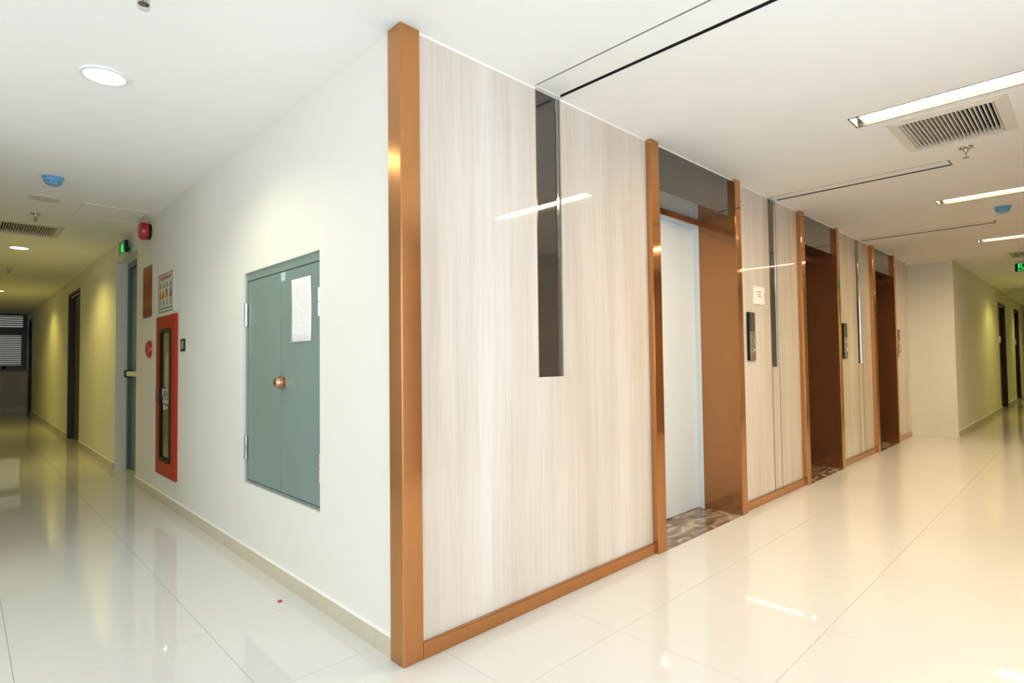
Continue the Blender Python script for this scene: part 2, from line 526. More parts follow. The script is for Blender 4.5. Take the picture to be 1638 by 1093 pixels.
# ------------------------------------------------------------------ baseboards
def baseboard(name, segs, axis, face, out, joints, m='base', h=0.083):
    """tile skirting: face = wall plane, out = signed thickness, segs = runs along the wall"""
    root = sempty(name, (0, 0, 0))
    for (a, b) in segs:
        cuts = [a] + [j for j in joints if a + 0.03 < j < b - 0.03] + [b]
        for p, q in zip(cuts, cuts[1:]):
            f0, f1 = sorted((face, face + out))
            mb = MB()
            if axis == 'y': mb.box(f0, f1, p + 0.0012, q - 0.0012, 0, h)
            else: mb.box(p + 0.0012, q - 0.0012, f0, f1, 0, h)
            mb.build('tile', m, root)
        c0, c1 = sorted((face, face + out * 0.9))
        mb = MB()
        if axis == 'y': mb.prism([(c0, h), (c1, h), (face, h + 0.009)], 'y', a, b)
        else: mb.prism([(c0, h), (c1, h), (face, h + 0.009)], 'x', a, b)
        mb.build('caulk_line', 'caulk', root)
    return root
jy = [0.24 + T * k for k in range(0, 14)]
baseboard('baseboard_left', [(0.075, D1[0] - 0.0), (D1[1], D2[0]), (D2[1], D3[0])], 'y', WL, -0.012, jy)
baseboard('baseboard_end', [(XB, WL)], 'x', YE, -0.012, [-1.1, -0.45], 'caulk', 0.10)
jx = [XR + 0.55 + 1.35 * k for k in range(4)]
baseboard('baseboard_far', [(XR - 0.012, DA[0]), (DA[1], DB[0]), (DB[1], 24)], 'x', YR, -0.012, jx)
MB().box(XR - 0.012, XR, YR, 0.06, 0, 0.083).build('tile', 'paint', bpy.data.objects['baseboard_far'])
kick = sempty('baseboard_right', (0, 0, 0))
kruns = [(0.10, 1.91), (3.25, 4.615), (5.81, 7.19), (8.40, 9.235)]
for a, b in kruns:
    MB().box(a, b, -0.002, 0.07, 0, 0.067).build('kick_plate', 'copper', kick, bevel=0.003)

# ------------------------------------------------------------------ corner column
column = MB().box(0, 0.10, 0, 0.10, 0, H - 0.001)
cc = column.build('corner_column', 'copper', bevel=0.0035, origin=(0.05, 0.05, 0))
tag(cc, 'tall copper-toned square metal column clad round the outer wall corner', 'column')

# ------------------------------------------------------------------ wood panels on the lift wall
KZ = 0.067
MZ = 1.165
PB = 0.0715
MIR = [(0.853, 1.054), (3.92, 4.09), (6.585, 6.755)]
a, b = MIR[0]
SP = 0.612                # joint between the two slabs beside the column
MB().box(0.10, SP - 0.0004, PY, PB, KZ, H).build('panel', 'wood', wall_right)
MB().prism([(SP + 0.0004, KZ), (1.91, KZ), (1.91, H), (b, H), (b, MZ), (a, MZ), (a, H), (SP + 0.0004, H)], 'y', PY, PB).build('panel', 'wood', wall_right)
for (x0, x1), (a, b) in zip([(3.25, 4.615), (5.81, 7.19)], MIR[1:]):
    MB().box(x0, a - 0.004, PY, PB, KZ, H).build('panel', 'wood', wall_right, bevel=0.0015)
    MB().box(a + 0.004, b - 0.004, PY, PB, KZ, MZ).build('panel', 'wood', wall_right, bevel=0.0015)
    MB().box(b + 0.004, x1, PY, PB, KZ, H).build('panel', 'wood', wall_right, bevel=0.0015)
    for x in (a, b):
        MB().box(x - 0.004, x + 0.004, PY - 0.0006, PB, KZ, MZ).build('inlay_strip', 'black', wall_right)
MB().box(8.40, 9.22, PY, PB, KZ, H).build('panel', 'wood', wall_right, bevel=0.0015)
for a, b in [(0.10, 0.853), (1.054, 1.91), (3.25, 3.92), (4.09, 4.615), (5.81, 6.585), (6.755, 7.19), (8.40, 9.22)]:
    MB().prism([(PY, H - 0.007), (PY - 0.006, H), (PY, H)], 'x', a, b).build('caulk_line', 'caulk', wall_right)

mirror_labels = ['tall recessed dark mirror strip in the wide wood panel beside the corner column',
                 'slim recessed dark mirror strip between the first and second lifts from the corner column',
                 'slim recessed dark mirror strip between the second and third lifts from the corner column']
for (a, b), lab in zip(MIR, mirror_labels):
    t = thing('mirror_strip', lab, 'mirror', ((a + b) / 2, 0.06, MZ), 'dark mirror strips on the lift wall')
    rw = 0.034                                # ribbed steel trim along one side
    MB().box(a, b - rw, 0.030, PB, MZ, H - 0.001).build('mirror_glass', 'darkmirror', t)
    MB().box(b - rw, b, 0.034, PB, MZ + 0.001, H - 0.001).build('trim_bed', 'black', t)
    for k in range(3):
        x = b - rw + 0.001 + k * 0.0115
        MB().prism([(x, 0.034), (x + 0.003, 0.026), (x + 0.0075, 0.026), (x + 0.0095, 0.034)], 'z', MZ + 0.001, H - 0.001).build('edge_strip', 'chrome', t)
    MB().box(a + 0.0003, a + 0.004, PY - 0.002, 0.030, MZ + 0.001, H - 0.001).build('edge_strip', 'bronze', t)

# ------------------------------------------------------------------ lift entrances
DY = 0.345
lift_labels = ['lift entrance nearest the corner column, pale door between copper posts under a dark glass transom',
               'middle lift entrance of the row, brown metal reveal between copper posts',
               'lift entrance farthest from the corner column, dark brown reveal between copper posts']
for (a, b, c, d), lab in zip(LIFTS, lift_labels):
    dm = 'liftdoor' if a < 2 else 'darkbronze'
    t = thing('lift_entrance', lab, 'elevator', ((b + c) / 2, 0.15, 0), 'lift entrances in the lobby')
    for x0, x1 in ((a, b), (c, d)):
        MB().box(x0, x1, -0.022, 0.072, 0, H - 0.001).build('post', 'polished', t, bevel=0.003)
    MB().box(b, c, 0.012, 0.072, HEAD, H - 0.008).build('transom_glass', 'darkmirror', t)
    MB().prism([(0.012, H - 0.008), (0.004, H - 0.001), (0.012, H - 0.001)], 'x', b, c).build('caulk_line', 'caulk', t)
    MB().box(b, c, 0.0721, 0.31, HEAD - 0.006, HEAD + 0.02).build('soffit', 'darkmirror', t)
    MB().box(b, c, 0.012, 0.072, HEAD - 0.006, HEAD).build('soffit_lip', 'darkmirror', t)
    MB().box(b - 0.01, b + 0.006, 0.0721, 0.30, 0, HEAD - 0.006).build('reveal', 'bronze', t)
    MB().box(c - 0.006, c + 0.01, 0.0721, 0.30, 0, HEAD - 0.006).build('reveal', 'bronze', t)
    MB().box(c - 0.006, c, -0.019, 0.0721, 0, HEAD - 0.006).build('reveal_edge', 'bronze', t)
    MB().box(b, b + 0.006, -0.019, 0.0721, 0, HEAD - 0.006).build('reveal_edge', 'bronze', t)
    fr = MB().plate('y', 0.30, 0.40, b - 0.03, c + 0.03, 0, HEAD + 0.05, [(b + 0.012, c - 0.012, -0.1, HEAD - 0.045)]).build('door_frame', dm, t)
    MB().box(b + 0.006, c - 0.006, 0.292, 0.30, HEAD - 0.03, HEAD - 0.006).build('head_trim', 'copper', t)
    mid = (b + c) / 2
    dr = MB().box(b + 0.013, mid - 0.0015, DY, DY + 0.03, 0.008, HEAD - 0.047).build('door_leaf', dm, t, bevel=0.002)
    MB().box(mid + 0.0015, c - 0.0145, DY, DY + 0.03, 0.008, HEAD - 0.047).build('door_leaf', dm, t, bevel=0.002)
    MB().box(b - 0.03, c + 0.03, DY + 0.04, DY + 0.06, 0, HEAD + 0.05).build('shaft_backing', 'gap', t)
    MB().box(b, c, -0.020, DY + 0.04, -0.004, 0.003).build('marble_sill', 'marble', t)

# call panels
call_labels = ['lift call panel with two arrow buttons below the taped paper note',
               'lift call panel on the wood beside the middle lift entrance',
               'lift call panel beside the lift entrance farthest from the corner column']
call0 = None
for x, lab in zip((3.40, 5.955, 8.505), call_labels):
    if call0 is None:
        call0 = t = thing('call_panel', lab, 'call panel', (x + 0.06, PY, 1.226), 'lift call panels')
        MB().box(x, x + 0.112, -0.004, PY, 1.226, 1.634).build('back_box', 'black', t, bevel=0.002)
        MB().box(x + 0.006, x + 0.108, -0.009, -0.004, 1.23, 1.472).build('button_plate', 'steel', t, bevel=0.002)
        MB().box(x + 0.006, x + 0.108, -0.009, -0.004, 1.474, 1.63).build('display', 'darkmirror', t, bevel=0.002)
        for z, up in ((1.395, 1), (1.315, -1)):
            bt = MB().lathe([(0.026, 0), (0.026, -0.006), (0.022, -0.009), (0, -0.009)], (x + 0.057, -0.009, z), 'y', 20).build('button', 'chrome', t, smooth=True)
            MB().prism([(x + 0.044, z - 0.008 * up), (x + 0.070, z - 0.008 * up), (x + 0.057, z + 0.013 * up)], 'y', -0.0195, -0.018).build('arrow', 'white', bt)
    else:
        copy_tree(call0, (x + 0.06, PY, 1.226), lab)

# taped note
def sheet(name, m, u0, u1, z0, z1, plane, axis, curl, lab, cat):
    mb = MB(); n = 8; vs = []; fs = []
    for i in range(n + 1):
        for j in range(n + 1):
            u = u0 + (u1 - u0) * i / n; v = z0 + (z1 - z0) * j / n
            lift = curl * ((2 * j / n - 1) ** 2 * 0.5 + 0.5 * (i / n) ** 2) + 0.0015
            uu = u + 0.012 * math.sin(j / n * 3.1) * (1 if i == 0 else (1 - i / n))
            vs.append((uu, plane - lift, v) if axis == 'y' else (plane - lift, u, v))
    for i in range(n):
        for j in range(n):
            k = i * (n + 1) + j
            fs.append((k, k + n + 1, k + n + 2, k + 1))
    mb.add(vs, fs)
    o = mb.build(name, m, smooth=True, origin=((u0 + u1) / 2, plane, z0) if axis == 'y' else (plane, (u0 + u1) / 2, z0))
    md = o.modifiers.new('thickness', 'SOLIDIFY'); md.thickness = 0.0006
    return tag(o, lab, cat)
note = sheet('paper_note', 'note', 3.535, 3.775, 1.71, 1.868, PY, 'y', 0.008, 'small white paper note taped to wood above the first lift call panel', 'note')
for (z, w_, x) in ((1.822, 0.11, 3.65), (1.799, 0.07, 3.66), (1.782, 0.085, 3.67)):
    MB().box(x - w_ / 2, x + w_ / 2, PY - 0.0075, PY - 0.0065, z - 0.003, z + 0.003).build('text_line', 'ink', note)

# ------------------------------------------------------------------ utility cabinet
t = thing('utility_cabinet', 'grey-green steel double-door utility cabinet set into the pale wall', 'cabinet', (0.06, 1.35, UT[2]))
y0, y1, z0, z1 = UT
MB().plate('x', 0.034, 0.10, y0, y1, z0 + 0.004, z1, [(y0 + 0.03, y1 - 0.03, z0 + 0.014, z1 - 0.05)]).build('frame', 'teal', t, bevel=0.002)
MB().box(0.10, 0.115, y0, y1, z0, z1).build('back', 'gap', t)
ym = 1.347
for (p, q, hy) in ((y0 + 0.0305, ym - 0.002, y0 + 0.024), (ym + 0.002, y1 - 0.0305, y1 - 0.024)):
    d = MB().box(0.040, 0.06, p, q, z0 + 0.016, z1 - 0.052).build('door', 'teal', t, bevel=0.003)
    for hz in (1.50, 0.632):
        hg = MB().lathe([(0, 0), (0.011, 0), (0.011, 0.073), (0, 0.073)], (0.031, hy, hz), 'z', 14).build('hinge_barrel', 'chrome', d, smooth=True)
        MB().lathe([(0, 0), (0.011, 0), (0.011, 0.073), (0, 0.073)], (0.031, hy, hz + 0.077), 'z', 14).build('hinge_barrel', 'chrome', d, smooth=True)
MB().box(0.036, 0.0405, ym - 0.012, ym + 0.004, z0 + 0.016, z1 - 0.052).build('meeting_strip', 'teal', t, bevel=0.001)
MB().lathe([(0, 0), (0.033, 0), (0.033, -0.005), (0.026, -0.008), (0.036, -0.014), (0.037, -0.019), (0.026, -0.048), (0.021, -0.051), (0, -0.051)], (0.040, 1.303, 1.143), 'x', 28).build('knob', 'knob', t, smooth=True)
sheet('notice_sheet', 'sheet', 0.930, 1.175, 1.374, 1.728, 0.040, 'x', 0.006, 'long white printed notice sheet stuck on the grey-green cabinet door', 'notice')
st = MB().box(0.0385, 0.0398, 1.275, 1.343, 1.738, 1.788).build('sticker', 'stickerblue', origin=(0.039, 1.309, 1.738))
tag(st, 'tiny pale blue sticker at the top of the grey-green cabinet door', 'sticker')

# ------------------------------------------------------------------ fire hose cabinet
t = thing('fire_hose_cabinet', 'tall red fire hose cabinet with glazed door let into the wall', 'cabinet', (0.02, 3.88, 0.245))
MB().plate('x', 0.0, 0.022, 3.465, 4.135, 0.255, 1.695, [(3.625, 3.985, 0.395, 1.565)]).build('door', 'red', t, bevel=0.004)
MB().box(0.20, 0.215, FC[0], FC[1], FC[2], FC[3]).build('back', 'inside', t)
MB().plate('x', 0.03, 0.20, FC[0], FC[1], FC[2], FC[3], [(FC[0] + 0.008, FC[1] - 0.008, FC[2] + 0.008, FC[3] - 0.008)]).build('body', 'inside', t)
def rrect(y0, y1, z0, z1, r, n=5):
    pts = []
    for cy, cz, a0 in ((y1 - r, z1 - r, 0), (y0 + r, z1 - r, 90), (y0 + r, z0 + r, 180), (y1 - r, z0 + r, 270)):
        for k in range(n + 1):
            a = math.radians(a0 + 90 * k / n); pts.append((cy + r * math.cos(a), cz + r * math.sin(a)))
    return pts
def ring(outer, inner, x0, x1):
    mb = MB(); n = len(outer)
    vs = [(x0, *p) for p in outer] + [(x0, *p) for p in inner] + [(x1, *p) for p in outer] + [(x1, *p) for p in inner]
    fs = []
    for i in range(n):
        j = (i + 1) % n
        fs += [(i, j, n + j, n + i), (2 * n + i, 3 * n + i, 3 * n + j, 2 * n + j), (i, 2 * n + i, 2 * n + j, j), (n + i, n + j, 3 * n + j, 3 * n + i)]
    return mb.add(vs, fs)
ring(rrect(3.61, 3.985, 0.385, 1.575, 0.04), rrect(3.643, 3.952, 0.42, 1.54, 0.03), -0.008, 0.004).build('gasket', 'black', t)
MB().box(0.006, 0.010, 3.62, 3.99, 0.395, 1.565).build('glass_pane', 'glass', t)
MB().box(-0.018, 0.0, 4.0, 4.06, 0.905, 1.025).build('handle', 'inkbrown', t, bevel=0.004)
text('PCCC', 0.12, (0.003, 3.79, 0.99), FACE_MX, 'letter', 'lettering', t, 0.25)
text('TỦ CỨU HỎA', 0.055, (0.003, 3.79, 0.92), FACE_MX, 'letter', 'lettering', t, 0.22)
for k, ch in enumerate('114'):
    text(ch, 0.05, (0.003, 3.80 - 0.036 * k, 0.868), FACE_MX, 'letter', 'digit', t, 0.016 if ch == '1' else 0.03)
MB().box(0.003, 0.005, 3.835, 3.875, 0.848, 0.892).build('telephone_mark', 'letter', t)
hr = thing('hose_roll', 'coiled white canvas hose behind the glass of the red cabinet', 'hose', (0.07, 3.78, 0.96))
pr = []
for k in range(9):
    r0 = 0.045 + 0.018 * k
    MB().lathe([(r0, 0.0), (r0 + 0.002, -0.040), (r0 + 0.014, -0.042), (r0 + 0.0178, 0.0)], (0.075, 3.78, 1.18), 'x', 40).build('coil', 'hose', hr, smooth=True)
MB().lathe([(0, -0.02), (0.044, -0.02), (0.044, 0.125), (0, 0.125)], (0.075, 3.78, 1.18), 'x', 24).build('hub', 'redplastic', hr, smooth=True)

# ------------------------------------------------------------------ things on the utility wall
t = thing('switch_plate', 'small dark rectangular switch plate beside the red hose cabinet', 'switch', (WL, 3.33, 1.363))
MB().box(0.008, WL, 3.245, 3.355, 1.363, 1.466).build('plate', 'black', t, bevel=0.002)
MB().box(0.004, 0.008, 3.26, 3.34, 1.38, 1.449).build('rocker', 'steel', t, bevel=0.002)

rs = MB().box(0.014, WL, 4.402, 4.76, 1.722, 2.235).build('fire_sign', 'fireprint', origin=(WL, 4.608, 1.722), bevel=0.001)
tag(rs, 'plain red and orange flame-patterned sign on the wall beside the recessed steel door', 'sign')

t = thing('instruction_poster', 'white fire instruction poster with small pictures above the red hose cabinet', 'poster', (WL, 3.893, 1.733))
p0, p1, q0, q1 = 3.612, 4.105, 1.733, 2.084
MB().box(0.012, WL, p0, p1, q0, q1).build('board', 'postercard', t)
MB().plate('x', 0.0105, 0.012, p0, p1, q0, q1, [(p0 + 0.012, p1 - 0.012, q0 + 0.006, q1 - 0.006)]).build('border', 'inkbrown', t)
text('TIÊU LỆNH CHỮA CHÁY', 0.05, (0.011, 3.859, 2.043), FACE_MX, 'inkred', 'title', t, 0.38)
for k in range(4):
    yc = 4.036 - 0.118 * k
    MB().lathe([(0, 0), (0.016, 0), (0.016, -0.001), (0, -0.001)], (0.012, yc, 1.985), 'x', 12).build('figure_head', 'inkpurple', t)
    MB().prism([(yc - 0.045, 1.955), (yc + 0.045, 1.962), (yc + 0.03, 1.973), (yc - 0.03, 1.968)], 'x', 0.011, 0.012).build('figure_arm', 'inkpurple', t)
for yc, c1, c2 in ((4.036, 'inkyellow', 'inkred'), (3.94, 'inkyellow', 'inkbrown'), (3.825, 'inkbrown', 'inkyellow'), (3.686, 'inkpurple', 'inkred')):
    MB().prism([(yc - 0.04, 1.865), (yc + 0.045, 1.86), (yc + 0.03, 1.92), (yc + 0.005, 1.955), (yc - 0.035, 1.91)], 'x', 0.011, 0.012).build('picture', c1, t)
    MB().prism([(yc - 0.02, 1.855), (yc + 0.02, 1.85), (yc + 0.012, 1.90), (yc - 0.012, 1.915)], 'x', 0.0104, 0.011).build('picture_detail', c2, t)
for k in range(4):
    yc = 4.036 - 0.118 * k
    for r_, wd in ((0, 0.05), (1, 0.045), (2, 0.05 if k > 1 else 0.03)):
        z = 1.835 - 0.018 * r_
        MB().box(0.011, 0.012, yc - wd / 2, yc + wd / 2, z - 0.004, z + 0.004).build('text_line', 'inkgreen', t)
MB().box(0.011, 0.012, p0 + 0.03, p1 - 0.03, 1.762, 1.770).build('text_line', 'inkgreen', t)

t = thing('fire_call_point', 'small round red fire call point on the wall under the red flame sign', 'call point', (WL, 4.46, 1.33))
MB().lathe([(0, 0), (0.085, 0), (0.085, -0.012), (0.078, -0.024), (0.058, -0.032), (0, -0.034)], (WL, 4.46, 1.405), 'x', 32).build('body', 'redplastic', t, smooth=True)
MB().lathe([(0, -0.034), (0.020, -0.034), (0.018, -0.039), (0, -0.040)], (WL, 4.46, 1.405), 'x', 20).build('button', 'inkbrown', t, smooth=True)

t = thing('alarm_sounder', 'glossy red round alarm sounder high on the wall close to the ceiling', 'alarm', (WL, 4.50, 2.49))
MB().lathe([(0, 0), (0.078, 0), (0.078, -0.028), (0, -0.028)], (WL, 4.50, 2.572), 'x', 32).build('base', 'black', t, smooth=True)
MB().lathe([(0, -0.0285), (0.086, -0.0285), (0.088, -0.06), (0.082, -0.085), (0.066, -0.098), (0, -0.102)], (WL, 4.50, 2.572), 'x', 32).build('body', 'redplastic', t, smooth=True)

# exit sign over the recessed door
t = thing('exit_sign', 'small green running-man exit sign box above the recessed steel door', 'sign', (WL, 5.48, 2.476))
ex0, ex1, ey0, ey1, ez0, ez1 = -0.052, -0.012, 5.31, 5.64, 2.476, 2.622
MB().box(ex0 + 0.004, ex1 - 0.004, ey0, ey1, ez0 + 0.006, ez1 - 0.006).build('housing', 'black', t, bevel=0.003)
MB().box(ex0, ex1, ey0 + 0.004, ey1, ez1 - 0.006, ez1).build('rail', 'chrome', t, bevel=0.001)
MB().box(ex0, ex1, ey0 + 0.004, ey1, ez0, ez0 + 0.006).build('rail', 'cream_metal', t, bevel=0.001)
pn = MB().box(ex0 + 0.002, ex0 + 0.004, ey0 + 0.02, ey1 - 0.02, ez0 + 0.012, ez1 - 0.012).build('lit_panel', 'glow_green', t)
MB().box(ex1 - 0.004, ex1 - 0.002, ey0 + 0.02, ey1 - 0.02, ez0 + 0.012, ez1 - 0.012).build('lit_panel', 'glow_green', t)
# the running figure: head, slanted body, arms, legs
yc, zc = 5.44, 2.55
MB().lathe([(0, 0), (0.014, 0), (0.014, -0.001), (0, -0.001)], (ex0 + 0.0015, yc + 0.015, zc + 0.040), 'x', 14).build('figure_head', 'glow_sign', pn)
for pts in ([(yc + 0.012, zc + 0.025), (yc + 0.034, zc + 0.018), (yc + 0.004, zc - 0.016), (yc - 0.018, zc - 0.008)],
            [(yc + 0.012, zc + 0.022), (yc - 0.03, zc + 0.016), (yc - 0.045, zc - 0.002), (yc - 0.036, zc - 0.006), (yc - 0.024, zc + 0.006), (yc + 0.01, zc + 0.010)],
            [(yc + 0.032, zc + 0.018), (yc + 0.06, zc - 0.004), (yc + 0.055, zc - 0.012), (yc + 0.024, zc + 0.006)],
            [(yc - 0.016, zc - 0.006), (yc + 0.004, zc - 0.014), (yc - 0.02, zc - 0.052), (yc - 0.06, zc - 0.052), (yc - 0.06, zc - 0.042), (yc - 0.03, zc - 0.040)],
            [(yc - 0.002, zc - 0.012), (yc + 0.012, zc - 0.004), (yc + 0.05, zc - 0.03), (yc + 0.06, zc - 0.055), (yc + 0.048, zc - 0.055), (yc + 0.038, zc - 0.036)]):
    MB().prism(pts, 'x', ex0 + 0.0005, ex0 + 0.0015).build('figure_limb', 'glow_sign', pn)
MB().box(ex1 - 0.001, WL, 5.45, 5.50, 2.535, 2.56).build('bracket', 'black', t)

# exit sign hanging in the far passage
t = thing('hanging_exit_sign', 'green lit exit sign hanging from the ceiling of the far passage', 'sign', (10.52, -1.42, 2.51))
MB().box(10.51, 10.55, -1.68, -1.17, 2.545, 2.66).build('housing', 'black', t, bevel=0.002)
MB().box(10.495, 10.565, -1.69, -1.18, 2.66, 2.672).build('rail', 'chrome', t, bevel=0.002)
MB().box(10.495, 10.565, -1.69, -1.18, 2.533, 2.545).build('rail', 'chrome', t, bevel=0.002)
text('EXIT', 0.085, (10.508, -1.335, 2.622), FACE_MX, 'glow_sign', 'lettering', t, 0.26)
text('LỐI RA', 0.052, (10.508, -1.335, 2.567), FACE_MX, 'glow_sign', 'lettering', t, 0.26)
for y in (-1.28, -1.56):
    MB().lathe([(0.006, 0), (0.006, 0.03)], (10.53, y, 2.671), 'z', 8).build('hanger', 'chrome', t)

# ------------------------------------------------------------------ doors
# recessed steel door
d1 = sempty('door_1', (0.15, 5.63, 0))
MB().plate('x', 0.135, 0.22, D1[0], D1[1], 0, D1[3], [(D1[0] + 0.06, D1[1] - 0.06, -0.1, D1[3] - 0.07)]).build('door_frame', 'tealdark', d1, bevel=0.003)
MB().box(0.165, 0.205, D1[0] + 0.062, D1[1] - 0.062, 0.006, D1[3] - 0.073).build('door_leaf', 'tealdark', d1, bevel=0.002)
MB().box(0.10, 0.13, D1[0] + 0.15, D1[1] - 0.14, 1.12, 1.175).build('push_bar', 'cream_metal', d1, bevel=0.008)
for y in (D1[0] + 0.14, D1[1] - 0.17):
    MB().box(0.09, 0.166, y, y + 0.06, 1.105, 1.19).build('bar_bracket', 'black', d1, bevel=0.004)
MB().box(0.25, 0.262, D1[0] - 0.02, D1[1] + 0.02, 0, D1[3] + 0.02).build('backing', 'gap', d1)
MB().box(WL, 0.135, D1[1] - 0.012, D1[1] - 0.0003, 0, 0.083).build('reveal_tile', 'paint', d1)

def flat_door(name, D, axis, plane, sgn):
    """timber door in a lined opening; sgn: direction into the wall"""
    u0, u1, _, zt = D
    root = sempty(name, ((plane, (u0 + u1) / 2, 0) if axis == 'x' else ((u0 + u1) / 2, plane, 0)))
    def bx(d0, d1_, a, b, z0, z1, nm, m, **k):
        d0, d1_ = sorted((plane + sgn * d0, plane + sgn * d1_))
        mb = MB()
        mb.box(d0, d1_, a, b, z0, z1) if axis == 'x' else mb.box(a, b, d0, d1_, z0, z1)
        return mb.build(nm, m, root, **k)
    bx(-0.006, 0.12, u0, u0 + 0.045, 0, zt, 'jamb', 'brownwood', bevel=0.003)
    bx(-0.006, 0.12, u1 - 0.045, u1, 0, zt, 'jamb', 'brownwood', bevel=0.003)
    bx(-0.004, 0.12, u0 + 0.0455, u1 - 0.0455, zt - 0.045, zt, 'head_jamb', 'brownwood', bevel=0.003)
    bx(0.030, 0.045, u0 + 0.06, u1 - 0.06, zt - 0.062, zt - 0.046, 'head_seal', 'white')
    lf = bx(0.07, 0.115, u0 + 0.047, u1 - 0.047, 0.008, zt - 0.047, 'door_leaf', 'brownwood', bevel=0.002)
    return root, bx
r2, bx = flat_door('door_2', D2, 'x', WL, 1)
bx(0.03, 0.07, D2[0] + 0.09, D2[0] + 0.13, 1.02, 1.20, 'lock_plate', 'steel', bevel=0.004)
r3, bx = flat_door('door_3', D3, 'x', WL, 1)
r4, bx = flat_door('door_4', DA, 'y', YR, 1)
r5, bx = flat_door('door_5', DB, 'y', YR, 1)
# door chime plates
def plate_thing(y, x, axis, lab):
    t = thing('door_chime', lab, 'door bell', (x, y, 1.50), 'door chimes in the passages')
    if axis == 'x':
        MB().box(x - 0.03, x, y - 0.05, y + 0.05, 1.50, 1.65).build('plate', 'white', t, bevel=0.006)
        MB().box(x - 0.038, x - 0.03, y - 0.02, y + 0.02, 1.56, 1.60).build('button', 'cream_metal', t, bevel=0.003)
    else:
        MB().box(x - 0.05, x + 0.05, y - 0.03, y, 1.50, 1.65).build('plate', 'white', t, bevel=0.006)
        MB().box(x - 0.02, x + 0.02, y - 0.038, y - 0.03, 1.56, 1.60).build('button', 'cream_metal', t, bevel=0.003)
plate_thing(10.46, WL, 'x', 'white door chime just past the nearer brown door in the dim corridor')
plate_thing(18.42, WL, 'x', 'white door chime just past the farther brown door near the louvred window')
plate_thing(YR, 15.21, 'y', 'white door chime beside the nearer brown door of the far passage')
plate_thing(YR, 18.66, 'y', 'white door chime beside the farther brown door of the far passage')

# ------------------------------------------------------------------ louvred window at the corridor end
wn = sempty('window_1', (-0.75, YE, 1.12))
wx0, wx1, wz0, wz1 = -1.56, 0.012, 1.118, 2.694
MB().plate('y', YE - 0.035, YE + 0.002, wx0, wx1, wz0, wz1, [(wx0 + 0.08, wx1 - 0.085, 2.33, 2.64), (wx0 + 0.13, wx1 - 0.115, 1.28, 2.10)]).build('window_frame', 'framedark', wn, bevel=0.003)
MB().box(wx0 + 0.05, wx1 - 0.05, YE - 0.0085, YE - 0.0005, wz0 + 0.05, wz1 - 0.03).build('frosted_pane', 'louvre', wn)
def louvres(a, b, z0, z1, n):
    for k in range(n):
        z = z0 + (z1 - z0) * (k + 0.5) / n
        hgt = (z1 - z0) / n * 0.27
        MB().prism([(YE - 0.030, z - hgt), (YE - 0.026, z - hgt), (YE - 0.010, z + hgt), (YE - 0.014, z + hgt)], 'x', a, b).build('louvre_blade', 'framedark', wn)
louvres(wx0 + 0.08, wx1 - 0.085, 2.35, 2.64, 5)
louvres(wx0 + 0.13, wx1 - 0.115, 1.28, 2.10, 16)
MB().box(-0.50, -0.40, YE - 0.06, YE - 0.035, 1.17, 1.25).build('latch', 'black', wn, bevel=0.006)

# ------------------------------------------------------------------ ceiling fixtures
strip_labels = ['glowing recessed ceiling strip light beside the nearest slatted air grille in the lobby',
                'glowing recessed ceiling strip light in the middle of the lobby near the blue smoke detector',
                'glowing recessed ceiling strip light at the far end of the lobby']
s0 = None
for x, lab in zip(STRIPS, strip_labels):
    if s0 is None:
        s0 = t = thing('strip_light', lab, 'light', (x, -1.6, H), 'recessed strip lights in the lobby ceiling')
        for (p, q, c, d, nm) in ((x - 0.095, x - 0.085, -2.2, -1.0, 'side'), (x + 0.085, x + 0.095, -2.2, -1.0, 'side'), (x - 0.085, x + 0.085, -1.01, -1.0, 'end_cap'), (x - 0.085, x + 0.085, -2.2, -2.19, 'end_cap')):
            MB().box(p, q, c, d, H - 0.002, H + 0.045).build(nm, 'black' if nm == 'side' else 'tealdark', t)
        MB().box(x - 0.095, x + 0.095, -2.2, -1.0, H + 0.046, H + 0.06).build('housing', 'gap', t)
        MB().box(x - 0.082, x + 0.082, -2.16, -1.045, H + 0.022, H + 0.034).build('diffuser', 'glow_strip', t)
    else:
        copy_tree(s0, (x, -1.6, H), lab)

slot_labels = ['long linear ceiling air slot starting above the mirror strip next to the corner column',
               'long linear ceiling air slot starting above the mirror strip between first and second lifts',
               'long linear ceiling air slot starting above the mirror strip between second and third lifts']
for (a, b), lab in zip(SLOTS, slot_labels):
    t = thing('slot_diffuser', lab, 'air vent', ((a + b) / 2, -0.65, H), 'linear air slots in the lobby ceiling')
    MB().box(a, b, -1.30, -0.001, H + 0.05, H + 0.06).build('plenum', 'gap', t)
    for p, q in ((a, a + 0.003), (b - 0.003, b)):
        MB().box(p, q, -1.30, -0.001, H - 0.001, H + 0.05).build('edge_rail', 'gap', t)
    MB().box(a + 0.003, b - 0.003, -1.30, -1.288, H - 0.001, H + 0.05).build('end_cap', 'tealdark', t)
    MB().box(a + 0.015, b - 0.017, -1.288, -0.001, H + 0.003, H + 0.014).build('blade', 'cream_metal' if False else 'ceiling', t, bevel=0.003)

